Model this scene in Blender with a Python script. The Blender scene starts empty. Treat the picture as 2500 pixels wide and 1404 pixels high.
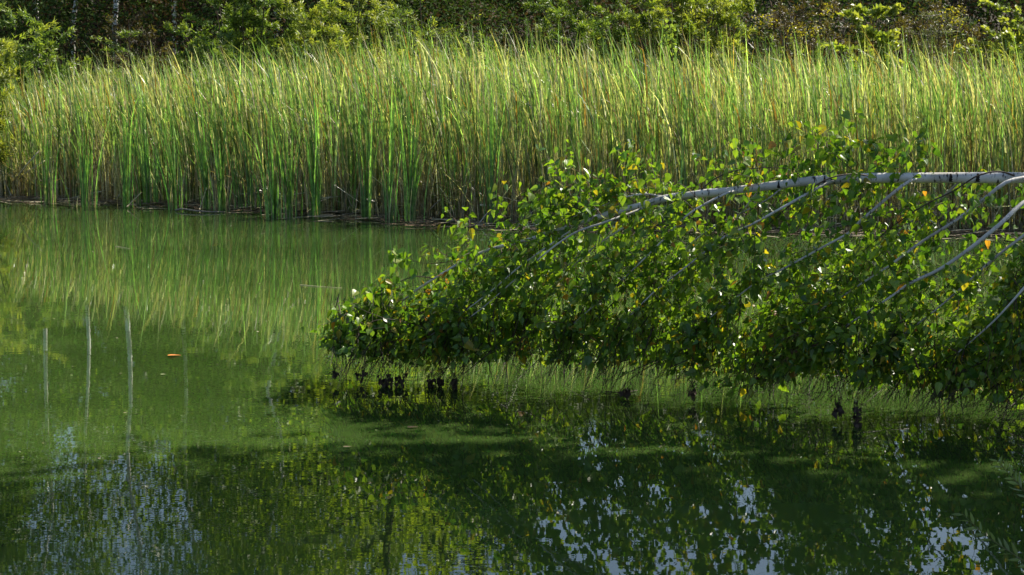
import bpy, math, random
import numpy as np
from mathutils import Vector

random.seed(7)
RNG = np.random.default_rng(7)
S = bpy.context.scene
COL = S.collection
R = math.radians

# ------------------------------------------------------------------ camera, sky, sun, exposure
F = 4861.0                       # focal length in photograph pixels (70 mm on a 36 mm wide frame)
CH = 2.12                        # eye height over the water
PITCH = math.atan(622.0 / F)
cd = bpy.data.cameras.new('camera'); cam = bpy.data.objects.new('camera', cd); COL.objects.link(cam)
cd.lens = 70.0; cd.sensor_width = 36.0; cd.clip_start = 0.1; cd.clip_end = 2000
cam.location = (0, 0, CH); cam.rotation_euler = (R(90) - PITCH, 0, 0)
cd.dof.use_dof = True; cd.dof.focus_distance = 13.0; cd.dof.aperture_fstop = 16.0
S.camera = cam

SUN_TO = Vector((0.58, 0.42, 0.70)).normalized()
world = bpy.data.worlds.new('World'); S.world = world; world.use_nodes = True
wn = world.node_tree; bg = wn.nodes['Background']
sky = wn.nodes.new('ShaderNodeTexSky'); sky.sky_type = 'NISHITA'; sky.sun_disc = False
sky.sun_elevation = math.asin(SUN_TO.z); sky.sun_rotation = math.atan2(SUN_TO.x, SUN_TO.y)
wn.links.new(sky.outputs[0], bg.inputs[0]); bg.inputs[1].default_value = 0.075
sd = bpy.data.lights.new('sun', 'SUN'); sd.energy = 5.0; sd.angle = R(0.5); sd.color = (1.0, 0.93, 0.80)
sun = bpy.data.objects.new('sun', sd); COL.objects.link(sun)
sun.rotation_euler = (-SUN_TO).to_track_quat('-Z', 'Y').to_euler()
S.view_settings.view_transform = 'Standard'; S.view_settings.look = 'None'
S.view_settings.gamma = 1.0; S.view_settings.use_curve_mapping = False
S.view_settings.exposure = 1.1
S.render.filter_size = 1.1; S.cycles.use_denoising = True; S.cycles.denoising_prefilter = 'ACCURATE'
S.cycles.max_bounces = 8; S.cycles.transparent_max_bounces = 8

# ------------------------------------------------------------------ picture point -> place
CP, SP = math.cos(PITCH), math.sin(PITCH)
def P(px, py, Y):
    """point at ground distance Y that the photograph shows at (px, py)"""
    u = (px - 1250) / F; v = (702 - py) / F
    dx, dy, dz = u, CP + v * SP, -SP + v * CP
    t = Y / dy
    return np.array((dx * t, Y, CH + dz * t))
def W(px, py, z=0.0):
    u = (px - 1250) / F; v = (702 - py) / F
    dx, dy, dz = u, CP + v * SP, -SP + v * CP
    t = (z - CH) / dz
    return np.array((dx * t, dy * t, z))

# ------------------------------------------------------------------ helpers
def tag(o, label=None, cat=None, group=None, kind=None):
    if label: o['label'] = label
    if cat: o['category'] = cat
    if group: o['group'] = group
    if kind: o['kind'] = kind
    return o
def empty(name, loc=(0, 0, 0)):
    o = bpy.data.objects.new(name, None); o.location = loc; o.empty_display_size = 0.2
    COL.objects.link(o); return o
def mesh_data(name, V, Fq, mat, col=None, smooth=False):
    V = np.asarray(V, dtype=np.float32); Fq = np.asarray(Fq, dtype=np.int32)
    me = bpy.data.meshes.new(name)
    k = Fq.shape[1]; n = len(Fq)
    me.vertices.add(len(V)); me.vertices.foreach_set('co', V.ravel())
    me.loops.add(n * k); me.loops.foreach_set('vertex_index', Fq.ravel())
    me.polygons.add(n)
    me.polygons.foreach_set('loop_start', np.arange(0, n * k, k, dtype=np.int32))
    me.polygons.foreach_set('loop_total', np.full(n, k, dtype=np.int32))
    me.polygons.foreach_set('use_smooth', np.full(n, smooth))
    if col is not None:
        a = me.color_attributes.new('Col', 'FLOAT_COLOR', 'POINT')
        c = np.ones((len(V), 4), dtype=np.float32); c[:, :3] = col
        a.data.foreach_set('color', c.ravel())
    me.materials.append(mat); me.update(calc_edges=True)
    return me
def obj(name, V, Fq, mat, parent=None, col=None, smooth=False):
    o = bpy.data.objects.new(name, mesh_data(name, V, Fq, mat, col, smooth)); COL.objects.link(o)
    if parent is not None: o.parent = parent
    return o
class MB:
    """collects quads"""
    def __init__(s): s.v = []; s.f = []; s.c = []; s.n = 0
    def add(s, V, Fq, col=None):
        V = np.asarray(V, float); Fq = np.asarray(Fq)
        s.v.append(V); s.f.append(Fq + s.n); s.n += len(V)
        s.c.append(np.broadcast_to(np.asarray((1, 1, 1) if col is None else col, float), (len(V), 3)))
    def tube(s, pts, rad, sides=5, col=None, cap=True):
        pts = np.asarray(pts, float); n = len(pts)
        rad = np.broadcast_to(np.asarray(rad, float), (n,))
        T = np.gradient(pts, axis=0); T /= (np.linalg.norm(T, axis=1, keepdims=True) + 1e-9)
        up = np.array((0, 1.0, 0)) if abs(T[:, 1]).mean() < 0.8 else np.array((1.0, 0, 0))
        A = np.cross(T, up); A /= (np.linalg.norm(A, axis=1, keepdims=True) + 1e-9)
        B = np.cross(T, A)
        an = np.linspace(0, 2 * math.pi, sides, endpoint=False)
        V = pts[:, None, :] + rad[:, None, None] * (np.cos(an)[None, :, None] * A[:, None, :] + np.sin(an)[None, :, None] * B[:, None, :])
        V = V.reshape(-1, 3)
        i = np.arange(n - 1)[:, None] * sides; j = np.arange(sides)[None, :]; j2 = (j + 1) % sides
        Fq = np.stack([i + j, i + j2, i + sides + j2, i + sides + j], -1).reshape(-1, 4)
        if cap:
            extra = []
            for base in (0, (n - 1) * sides):
                if sides == 4: extra.append([base, base + 1, base + 2, base + 3])
                elif sides == 6: extra += [[base, base + 1, base + 2, base + 3], [base, base + 3, base + 4, base + 5]]
                elif sides == 8: extra += [[base, base + 1, base + 2, base + 3], [base, base + 3, base + 4, base + 5], [base, base + 5, base + 6, base + 7]]
            if extra: Fq = np.concatenate([Fq, np.array(extra)])
        s.add(V, Fq, col)
    def build(s, name, mat, parent=None, smooth=False):
        return obj(name, np.concatenate(s.v), np.concatenate(s.f), mat, parent, np.concatenate(s.c), smooth)
    def data(s, name, mat, smooth=False):
        return mesh_data(name, np.concatenate(s.v), np.concatenate(s.f), mat, np.concatenate(s.c), smooth)
def spline(pts, n):
    """Catmull-Rom through pts, n samples"""
    p = np.asarray(pts, float)
    p = np.vstack([2 * p[0] - p[1], p, 2 * p[-1] - p[-2]])
    m = len(p) - 3; out = []
    for t in np.linspace(0, m - 1e-6, n):
        i = int(t); u = t - i; a, b, c, d = p[i:i + 4]
        out.append(0.5 * ((2 * b) + (c - a) * u + (2 * a - 5 * b + 4 * c - d) * u * u + (3 * b - a - 3 * c + d) * u ** 3))
    return np.array(out)
def rotmats(n, yaw, pitch, roll):
    """leaf frames: X across, Y along the leaf, Z normal"""
    cy, sy = np.cos(yaw), np.sin(yaw); cp, sp = np.cos(pitch), np.sin(pitch); cr, sr = np.cos(roll), np.sin(roll)
    Yv = np.stack([sy * cp, cy * cp, sp], -1)
    X0 = np.stack([cy, -sy, 0 * cy], -1); Z0 = np.cross(X0, Yv)
    X = X0 * cr[:, None] + Z0 * sr[:, None]; Z = np.cross(X, Yv)
    return X, Yv, Z
def scatter(tv, tf, pos, X, Yv, Z, scale, cols):
    n = len(pos); k = len(tv)
    sc = np.asarray(scale)[:, None, None]
    V = pos[:, None, :] + sc * (tv[None, :, 0:1] * X[:, None, :] + tv[None, :, 1:2] * Yv[:, None, :] + tv[None, :, 2:3] * Z[:, None, :])
    Fq = (np.arange(n)[:, None, None] * k + tf[None]).reshape(-1, 4)
    return V.reshape(-1, 3), Fq, np.repeat(cols, k, axis=0)

# ------------------------------------------------------------------ materials
def newmat(name):
    m = bpy.data.materials.new(name); m.use_nodes = True
    nt = m.node_tree; nt.nodes.clear()
    out = nt.nodes.new('ShaderNodeOutputMaterial')
    return m, nt, out
def leaf_mat(name, trans=0.45, rough=0.42, spec=0.5, tcol=(1.35, 1.45, 0.55), grain=0.25, gsc=9.0):
    m, nt, out = newmat(name); N = nt.nodes; L = nt.links
    at = N.new('ShaderNodeAttribute'); at.attribute_name = 'Col'
    geo = N.new('ShaderNodeNewGeometry')
    no = N.new('ShaderNodeTexNoise'); no.inputs['Scale'].default_value = gsc
    L.new(geo.outputs['Position'], no.inputs['Vector'])
    mr = N.new('ShaderNodeMapRange'); mr.inputs['From Min'].default_value = 0.3; mr.inputs['From Max'].default_value = 0.7; mr.inputs['To Min'].default_value = 1 - grain; mr.inputs['To Max'].default_value = 1 + grain
    L.new(no.outputs['Fac'], mr.inputs['Value'])
    mu = N.new('ShaderNodeVectorMath'); mu.operation = 'SCALE'
    L.new(at.outputs['Color'], mu.inputs[0]); L.new(mr.outputs[0], mu.inputs['Scale'])
    pr = N.new('ShaderNodeBsdfPrincipled'); pr.inputs['Roughness'].default_value = rough
    pr.inputs['Specular IOR Level'].default_value = spec
    L.new(mu.outputs[0], pr.inputs['Base Color'])
    tm = N.new('ShaderNodeVectorMath'); tm.operation = 'MULTIPLY'; tm.inputs[1].default_value = tcol
    L.new(mu.outputs[0], tm.inputs[0])
    tr = N.new('ShaderNodeBsdfTranslucent'); L.new(tm.outputs[0], tr.inputs['Color'])
    mx = N.new('ShaderNodeMixShader'); mx.inputs[0].default_value = trans
    L.new(pr.outputs[0], mx.inputs[1]); L.new(tr.outputs[0], mx.inputs[2]); L.new(mx.outputs[0], out.inputs['Surface'])
    return m
def plain_mat(name, col, rough=0.8, nscale=12.0, amt=0.35, bump=0.2, attr=False):
    m, nt, out = newmat(name); N = nt.nodes; L = nt.links
    pr = N.new('ShaderNodeBsdfPrincipled'); pr.inputs['Roughness'].default_value = rough
    pr.inputs['Specular IOR Level'].default_value = 0.3
    geo = N.new('ShaderNodeNewGeometry')
    no = N.new('ShaderNodeTexNoise'); no.inputs['Scale'].default_value = nscale; no.inputs['Detail'].default_value = 8
    L.new(geo.outputs['Position'], no.inputs['Vector'])
    mr = N.new('ShaderNodeMapRange'); mr.inputs['From Min'].default_value = 0.25; mr.inputs['From Max'].default_value = 0.75
    mr.inputs['To Min'].default_value = 1 - amt; mr.inputs['To Max'].default_value = 1 + amt
    L.new(no.outputs['Fac'], mr.inputs['Value'])
    mu = N.new('ShaderNodeVectorMath'); mu.operation = 'SCALE'
    if attr:
        at = N.new('ShaderNodeAttribute'); at.attribute_name = 'Col'; L.new(at.outputs['Color'], mu.inputs[0])
    else: mu.inputs[0].default_value = col
    L.new(mr.outputs[0], mu.inputs['Scale']); L.new(mu.outputs[0], pr.inputs['Base Color'])
    bu = N.new('ShaderNodeBump'); bu.inputs['Strength'].default_value = bump; bu.inputs['Distance'].default_value = 0.02
    L.new(no.outputs['Fac'], bu.inputs['Height']); L.new(bu.outputs[0], pr.inputs['Normal'])
    L.new(pr.outputs[0], out.inputs['Surface'])
    return m
def birch_bark_mat(name, scale=1.0, white=(0.60, 0.58, 0.55)):
    m, nt, out = newmat(name); N = nt.nodes; L = nt.links
    tc = N.new('ShaderNodeTexCoord')
    mp = N.new('ShaderNodeMapping'); mp.inputs['Scale'].default_value = (70 * scale, 24 * scale, 24 * scale)
    L.new(tc.outputs['Object'], mp.inputs[0])
    no = N.new('ShaderNodeTexNoise'); no.inputs['Scale'].default_value = 1.0; no.inputs['Detail'].default_value = 4
    L.new(mp.outputs[0], no.inputs['Vector'])
    cr = N.new('ShaderNodeValToRGB')
    cr.color_ramp.elements[0].position = 0.32; cr.color_ramp.elements[0].color = (0.03, 0.025, 0.022, 1)
    cr.color_ramp.elements[1].position = 0.42; cr.color_ramp.elements[1].color = (*white, 1)
    L.new(no.outputs['Fac'], cr.inputs[0])
    n2 = N.new('ShaderNodeTexNoise'); n2.inputs['Scale'].default_value = 5.0; n2.inputs['Detail'].default_value = 6
    L.new(tc.outputs['Object'], n2.inputs['Vector'])
    c2 = N.new('ShaderNodeValToRGB')
    c2.color_ramp.elements[0].position = 0.35; c2.color_ramp.elements[0].color = (0.62, 0.60, 0.56, 1)
    c2.color_ramp.elements[1].position = 0.6; c2.color_ramp.elements[1].color = (1, 1, 1, 1)
    L.new(n2.outputs['Fac'], c2.inputs[0])
    mx = N.new('ShaderNodeMix'); mx.data_type = 'RGBA'; mx.blend_type = 'MULTIPLY'; mx.inputs[0].default_value = 1
    L.new(cr.outputs[0], mx.inputs[6]); L.new(c2.outputs[0], mx.inputs[7])
    pr = N.new('ShaderNodeBsdfPrincipled'); pr.inputs['Roughness'].default_value = 0.65
    L.new(mx.outputs[2], pr.inputs['Base Color'])
    bu = N.new('ShaderNodeBump'); bu.inputs['Strength'].default_value = 0.3; bu.inputs['Distance'].default_value = 0.005
    L.new(no.outputs['Fac'], bu.inputs['Height']); L.new(bu.outputs[0], pr.inputs['Normal'])
    L.new(pr.outputs[0], out.inputs['Surface'])
    return m
def water_mat():
    m, nt, out = newmat('pond_water'); N = nt.nodes; L = nt.links
    geo = N.new('ShaderNodeNewGeometry')
    pr = N.new('ShaderNodeBsdfPrincipled'); pr.inputs['IOR'].default_value = 1.36
    pr.subsurface_method = 'BURLEY'; pr.inputs['Subsurface Weight'].default_value = 1.0
    pr.inputs['Subsurface Radius'].default_value = (0.14, 0.22, 0.10); pr.inputs['Subsurface Scale'].default_value = 0.6
    # suspended algae: slow drifting variation
    mp = N.new('ShaderNodeMapping'); mp.inputs['Scale'].default_value = (0.35, 0.9, 1)
    L.new(geo.outputs['Position'], mp.inputs[0])
    n1 = N.new('ShaderNodeTexNoise'); n1.inputs['Scale'].default_value = 1.0; n1.inputs['Detail'].default_value = 5
    L.new(mp.outputs[0], n1.inputs['Vector'])
    cr = N.new('ShaderNodeValToRGB')
    cr.color_ramp.elements[0].position = 0.3; cr.color_ramp.elements[0].color = (0.023, 0.046, 0.009, 1)
    cr.color_ramp.elements[1].position = 0.7; cr.color_ramp.elements[1].color = (0.038, 0.070, 0.015, 1)
    L.new(n1.outputs['Fac'], cr.inputs[0])
    # pollen and dust specks lying on the surface
    n2 = N.new('ShaderNodeTexNoise'); n2.inputs['Scale'].default_value = 160.0; n2.inputs['Detail'].default_value = 2
    L.new(geo.outputs['Position'], n2.inputs['Vector'])
    m2 = N.new('ShaderNodeMapRange'); m2.inputs['From Min'].default_value = 0.60; m2.inputs['From Max'].default_value = 0.72
    m2.inputs['To Max'].default_value = 0.22
    L.new(n2.outputs['Fac'], m2.inputs['Value'])
    mx = N.new('ShaderNodeMix'); mx.data_type = 'RGBA'
    L.new(m2.outputs[0], mx.inputs[0]); L.new(cr.outputs[0], mx.inputs[6]); mx.inputs[7].default_value = (0.07, 0.09, 0.04, 1)
    L.new(mx.outputs[2], pr.inputs['Base Color'])
    # roughness: a fine film in drifting patches
    mr = N.new('ShaderNodeMapRange'); mr.inputs['From Min'].default_value = 0.35; mr.inputs['From Max'].default_value = 0.7
    mr.inputs['To Min'].default_value = 0.003; mr.inputs['To Max'].default_value = 0.014
    L.new(n1.outputs['Fac'], mr.inputs['Value']); L.new(mr.outputs[0], pr.inputs['Roughness'])
    # ripples
    mp3 = N.new('ShaderNodeMapping'); mp3.inputs['Scale'].default_value = (2.2, 5.0, 1)
    L.new(geo.outputs['Position'], mp3.inputs[0])
    n3 = N.new('ShaderNodeTexNoise'); n3.inputs['Scale'].default_value = 1.0; n3.inputs['Detail'].default_value = 3
    L.new(mp3.outputs[0], n3.inputs['Vector'])
    bu = N.new('ShaderNodeBump'); bu.inputs['Strength'].default_value = 1.0; bu.inputs['Distance'].default_value = 0.0004
    L.new(n3.outputs['Fac'], bu.inputs['Height']); L.new(bu.outputs[0], pr.inputs['Normal'])
    L.new(pr.outputs[0], out.inputs['Surface'])
    return m

M_reed = leaf_mat('cattail_leaf', 0.38, 0.36, 0.65, (1.2, 1.35, 0.5), 0.50, 22.0)
M_birchleaf = leaf_mat('birch_leaf', 0.46, 0.36, 0.6, (1.5, 1.55, 0.40))
M_willow = leaf_mat('willow_leaf', 0.42, 0.45, 0.5, (1.4, 1.4, 0.45))
M_under = leaf_mat('undergrowth_leaf', 0.25, 0.8, 0.15, (1.2, 1.2, 0.6))
M_treeleaf = leaf_mat('tree_leaf', 0.40, 0.5, 0.4, (1.4, 1.45, 0.45))
M_bark = birch_bark_mat('birch_bark')
M_bark_far = birch_bark_mat('standing_birch_bark', 0.25, (0.85, 0.84, 0.80))
M_limb = birch_bark_mat('birch_limb_bark', 1.4, (0.56, 0.54, 0.51))
M_twig = plain_mat('brown_twig', (0.06, 0.04, 0.03), 0.7, 40, 0.4, attr=True)
M_scar = plain_mat('black_branch_scar', (0.02, 0.017, 0.015), 0.85, 60, 0.4)
M_darkbark = plain_mat('dark_bark', (0.07, 0.055, 0.04), 0.9, 14, 0.5, 0.5)
M_ground = plain_mat('bank_soil', (0.022, 0.018, 0.011), 0.95, 3, 0.5, 0.5)
M_litter = plain_mat('wet_litter', (0.1, 0.07, 0.04), 0.75, 20, 0.4, attr=True)
M_water = water_mat()

# ------------------------------------------------------------------ setting: ground and water
SHX = np.array([-12.0, -6, -5.2, -3.9, -2.9, -2.1, -1.1, 0.0, 1.5, 3, 6, 12])
SHY = np.array([26.5, 25.6, 25.2, 24.7, 23.9, 23.4, 22.8, 22.1, 21.9, 21.5, 21.2, 21.0])
def shore(x): return np.interp(x, SHX, SHY)
def ground_z(x, y):
    s = shore(x)
    far = np.interp(y - s, [-2.5, -0.8, 0.4, 5, 8, 13, 24, 40, 400], [-1.2, -0.30, -0.05, 0.05, 0.25, 0.9, 2.6, 5.0, 9.0])
    near = np.interp(y, [-400, -10, 0, 2.0, 3.0, 4.5], [3.0, 1.2, 0.55, 0.35, -0.1, -1.2])
    right = np.interp(x, [4.2, 5.2, 6.5, 9, 400], [-1.2, -0.2, 0.35, 0.9, 4.0])
    left = np.interp(-x, [11, 13, 15, 400], [-1.2, -0.1, 0.6, 5.0])
    return np.maximum(np.maximum(far, near), np.maximum(right * (y < 60) + -1.2 * (y >= 60), left))
gx = np.concatenate([np.linspace(-600, -20, 16), np.linspace(-19, 19, 96), np.linspace(20, 600, 16)])
gy = np.concatenate([np.linspace(-600, -12, 14), np.linspace(-11, 60, 150), np.linspace(62, 900, 22)])
GX, GY = np.meshgrid(gx, gy)
GZ = ground_z(GX, GY) + RNG.normal(0, 0.03, GX.shape)
nx, ny = len(gx), len(gy)
I = (np.arange(ny - 1)[:, None] * nx + np.arange(nx - 1)[None]).ravel()
ground = obj('ground', np.stack([GX, GY, GZ], -1).reshape(-1, 3), np.stack([I, I + 1, I + nx + 1, I + nx], -1), M_ground, smooth=True)
tag(ground, 'dark earth bank that rises behind the reeds', kind='structure')
water = obj('water', [(-60, -8, 0), (60, -8, 0), (60, 45, 0), (-60, 45, 0)], [(0, 1, 2, 3)], M_water)
tag(water, 'still green algae-tinted pond water', kind='structure')

# ------------------------------------------------------------------ reed blades
def blades(mb_or_none, x, y, z0, h, w, lean, az, twist, droop, cbase, ctip, seg=6):
    n = len(x); t = np.linspace(0, 1, seg + 1)[None, :]
    lx = (lean[:, 0:1] * t ** 1.8 + droop[:, None] * lean[:, 0:1] * 2.2 * np.clip(t - 0.62, 0, 1) ** 1.5) * h[:, None]
    ly = (lean[:, 1:2] * t ** 1.8 + droop[:, None] * lean[:, 1:2] * 2.2 * np.clip(t - 0.62, 0, 1) ** 1.5) * h[:, None]
    zz = z0[:, None] + h[:, None] * (t - droop[:, None] * 1.1 * np.clip(t - 0.62, 0, 1) ** 1.6)
    c = np.stack([x[:, None] + lx, y[:, None] + ly, zz], -1)
    a = az[:, None] + twist[:, None] * t
    ww = w[:, None] * (1 - t ** 2.6) * 0.5 + 0.0007
    d = np.stack([np.cos(a) * ww, np.sin(a) * ww, 0 * a], -1)
    V = np.stack([c - d, c + d], 2).reshape(-1, 3)
    k = 2 * (seg + 1)
    tf = np.array([[2 * i, 2 * i + 1, 2 * i + 3, 2 * i + 2] for i in range(seg)])
    Fq = (np.arange(n)[:, None, None] * k + tf[None]).reshape(-1, 4)
    tt = t[..., None]
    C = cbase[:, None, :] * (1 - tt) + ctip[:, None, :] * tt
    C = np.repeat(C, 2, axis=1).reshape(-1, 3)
    return V, Fq, C
def hmap(x, y):
    """reed height over the bed, metres"""
    px = 1250 + x / y * F
    return np.interp(px, [-300, 0, 200, 450, 700, 1000, 1500, 1900, 2500], [1.52, 1.56, 1.66, 1.80, 1.92, 2.04, 2.02, 1.93, 1.90])
G1, G2, G3 = np.array((0.075, 0.155, 0.042)), np.array((0.21, 0.29, 0.095)), np.array((0.44, 0.43, 0.20))
TAN = np.array((0.48, 0.41, 0.27)); BRN = np.array((0.20, 0.13, 0.07)); RST = np.array((0.30, 0.17, 0.05))
def reed_set(n, x, y, rng, dead=0.2, hscale=1.0, z=-0.04):
    H = hmap(x, y) * hscale
    isd = rng.random(n) < dead
    h = H * np.where(isd, rng.uniform(0.35, 0.98, n), np.clip(rng.normal(0.84, 0.15, n), 0.40, 1.17))
    w = np.where(isd, rng.uniform(0.008, 0.016, n), rng.uniform(0.012, 0.024, n))
    lean = np.stack([rng.normal(-0.07, 0.075, n), rng.normal(-0.02, 0.08, n)], -1)
    lean[isd] *= 1.1
    wild = rng.random(n) < 0.035
    lean[wild] *= 2.2
    az = rng.uniform(-1.5, 1.5, n); tw = rng.normal(0, 1.5, n)
    dr = np.where(rng.random(n) < 0.42, rng.uniform(0.3, 1.3, n), 0.0)
    a = rng.random((n, 1)); b = rng.random((n, 1))
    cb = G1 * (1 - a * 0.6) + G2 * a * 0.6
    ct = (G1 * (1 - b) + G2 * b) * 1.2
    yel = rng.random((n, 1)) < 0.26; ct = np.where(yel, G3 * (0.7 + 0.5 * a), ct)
    rs = rng.random((n, 1)) < 0.07; ct = np.where(rs, RST, ct)
    dc = TAN * (0.55 + 0.75 * a) * (1 - 0.5 * (b > 0.75)) + 0
    cb = np.where(isd[:, None], dc * 0.7, cb * (0.9 + 0.3 * b)); ct = np.where(isd[:, None], dc * 1.1, ct)
    br = np.exp(rng.normal(0.02, 0.50, (n, 1)))
    return blades(None, x, y, np.full(n, z), h, w, lean, az, tw, dr, cb * br, ct * br, 8)
rng = np.random.default_rng(11)
n = 17500
xx = rng.uniform(-8.4, 9.6, n)
dep = rng.beta(1.0, 1.25, n) * 8.0 + 0.08
yy = shore(xx) + dep
# stools: blades gather round shared bases, clearer towards the water
cx = rng.uniform(-9, 10, 3600); cy = rng.uniform(0, 8.5, 3600) ** 1.0
pick = rng.integers(0, 3600, n)
clumped = rng.random(n) < 0.55
xx = np.where(clumped, cx[pick] + rng.normal(0, 0.055, n), xx)
yy = np.where(clumped, shore(cx[pick]) + 0.12 + cy[pick] * rng.uniform(0.25, 1, 3600)[pick] + rng.normal(0, 0.05, n), yy)
keep = (yy > shore(xx) + 0.02)
xx, yy = xx[keep], yy[keep]
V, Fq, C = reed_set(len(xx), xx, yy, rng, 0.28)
# side leaves that part from the stems and lean over with the wind
m = 15000; k = rng.integers(0, len(xx), m); x2, y2 = xx[k] + rng.normal(-.03, .05, m), yy[k] + rng.normal(0, .04, m)
H2 = hmap(x2, y2); z2 = H2 * rng.uniform(0.22, 0.72, m); h2 = H2 * rng.uniform(0.14, 0.40, m); a = rng.random((m, 1))
u = rng.random((m, 1)); c2 = np.where(u < .05, np.array((.74, .70, .58)), np.where(u < .30, TAN * (.55 + .8 * a), np.where(u < .50, G3 * (.6 + .6 * a), np.where(u < .57, RST, (G1 * (1 - a) + G2 * a) * 1.3))))
ln = np.stack([rng.normal(-.17, .16, m), rng.normal(-.05, .2, m)], -1)
V2, F2, C2 = blades(None, x2, y2, z2, h2, rng.uniform(.010, .021, m), ln, rng.uniform(-1.2, 1.2, m), rng.normal(0, 1.0, m), np.where(rng.random(m) < .35, rng.uniform(.4, 1.4, m), 0), c2 * .85, c2, 4)
Fq = np.concatenate([Fq, F2 + len(V)]); V = np.concatenate([V, V2]); C = np.concatenate([C, C2])
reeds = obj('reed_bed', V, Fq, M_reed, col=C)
tag(reeds, 'dense stand of green cattail leaves and dry stalks along the far shore', 'reeds', kind='stuff')
# standing dry stems, thick at the foot of the bed
n = 9000
x = rng.uniform(-8, 9, n); y = shore(x) + rng.beta(1, 2.6, n) * 2.4 + 0.02
a = rng.random((n, 1)); h = hmap(x, y) * rng.uniform(0.12, 0.62, n)
lean = rng.normal(0, 0.13, (n, 2)); brk = rng.random(n) < 0.18; lean[brk] *= 5; h[brk] *= 0.6
dc = TAN * (0.6 + 0.9 * a); dc = np.where(rng.random((n, 1)) < 0.30, BRN * (0.8 + a), dc)
V, Fq, C = blades(None, x, y, np.full(n, -0.03), h, rng.uniform(0.005, 0.012, n), lean, rng.uniform(-1.3, 1.3, n), rng.normal(0, .6, n), np.zeros(n), dc * 0.8, dc, 3)
tag(obj('dry_reed_stems', V, Fq, M_reed, col=C), 'brown and grey broken dry stems at the foot of the cattails', 'dead stems', kind='stuff')
# broken thatch lying criss-cross behind the front clumps
n = 2600; x = rng.uniform(-7.5, 8, n); w_ = np.interp(1250 + x / 23 * F, [0, 250, 560, 780, 1300, 2600], [.25, .5, .8, 1.0, 1.0, .7]); kk = rng.random(n) < w_; x = x[kk]; n = len(x)
y = shore(x) + rng.uniform(0.0, 1.1, n); X, Yv, Z = rotmats(n, rng.uniform(0, 6.28, n), rng.normal(0.25, 0.4, n), rng.normal(0, .6, n))
a = rng.random((n, 1)); cc = np.where(rng.random((n, 1)) < .55, np.array((.62, .57, .48)), np.array((.30, .22, .14))) * (.5 + .7 * a)
V, Fq, C = scatter(np.array([(-.012, 0, 0), (.012, 0, 0), (.010, 1, 0), (-.010, 1, 0)]), np.array([[0, 1, 2, 3]]), np.stack([x, y, rng.uniform(0.02, .34, n) * rng.random(n)], -1), X, Yv, Z, rng.uniform(.2, .7, n), cc)
tag(obj('broken_thatch', V, Fq, M_reed, col=C), 'pale broken stems lying criss-cross at the foot of the reeds', 'dead stems', kind='stuff')
# floating litter mat
mb = MB(); n = 4200
x = rng.uniform(-8, 8, n); y = shore(x) + rng.normal(-0.15, 0.36, n) ; y = np.maximum(y, shore(x) - 1.1)
X, Yv, Z = rotmats(n, rng.normal(1.57, 0.5, n), rng.normal(0, 0.05, n), rng.normal(0, 0.25, n))
tv = np.array([(-.03, 0, 0), (.03, 0, 0), (.02, 1, 0.01), (-.02, 1, 0.01)]); tf = np.array([[0, 1, 2, 3]])
cc = np.where(rng.random((n, 1)) < 0.5, TAN * 0.7, BRN * 0.7) * rng.uniform(0.4, 1.2, (n, 1))
V, Fq, C = scatter(tv, tf, np.stack([x, y, rng.uniform(0.004, 0.03, n)], -1), X, Yv, Z, rng.uniform(0.08, 0.36, n), cc)
tag(obj('floating_litter', V, Fq, M_litter, col=C), 'thin band of brown litter floating at the edge of the reeds', 'litter', kind='stuff')

# front cattail clumps that stand out in the water
CL = [(26, 478, 'cattail clump beside the crossed dry stems at the left edge of the water', 0.8),
      (118, 498, 'narrow cattail clump just right of the crossed dry stems', 0.85),
      (208, 505, 'slim cattail clump left of the pale bundle of dry stems', 0.85),
      (306, 507, 'cattail clump fanning out right of the pale bundle of dry stems', 1.0),
      (362, 500, 'short cattail clump behind the small lying dry stem', 0.9),
      (430, 512, 'thin cattail clump in front of the lying grey stick', 0.85),
      (505, 512, 'dark green cattail clump behind the thin leaning dry stalk', 0.95),
      (540, 518, 'green cattail clump just right of the leaning dry stalk', 0.95),
      (612, 512, 'narrow cattail clump standing over open brown litter', 0.85),
      (668, 530, 'loose cattail clump reaching farthest into the water left of centre', 0.8),
      (712, 532, 'bright cattail clump with one leaf arched down to the water', 0.9),
      (770, 532, 'broad bright green cattail clump standing in the water', 1.05),
      (850, 520, 'cattail clump between brown dry thatch', 1.0),
      (895, 536, 'straight narrow cattail clump with bare water at its foot', 1.0),
      (952, 545, 'large bright cattail clump fanning up from a narrow foot', 1.1),
      (1005, 543, 'slender cattail clump above its own reflection near the birch tip', 0.95),
      (1112, 535, 'dark green cattail clump behind the topmost left birch shoot', 1.05),
      (1200, 548, 'cattail clump partly behind the left birch leaves', 1.0)]
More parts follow.
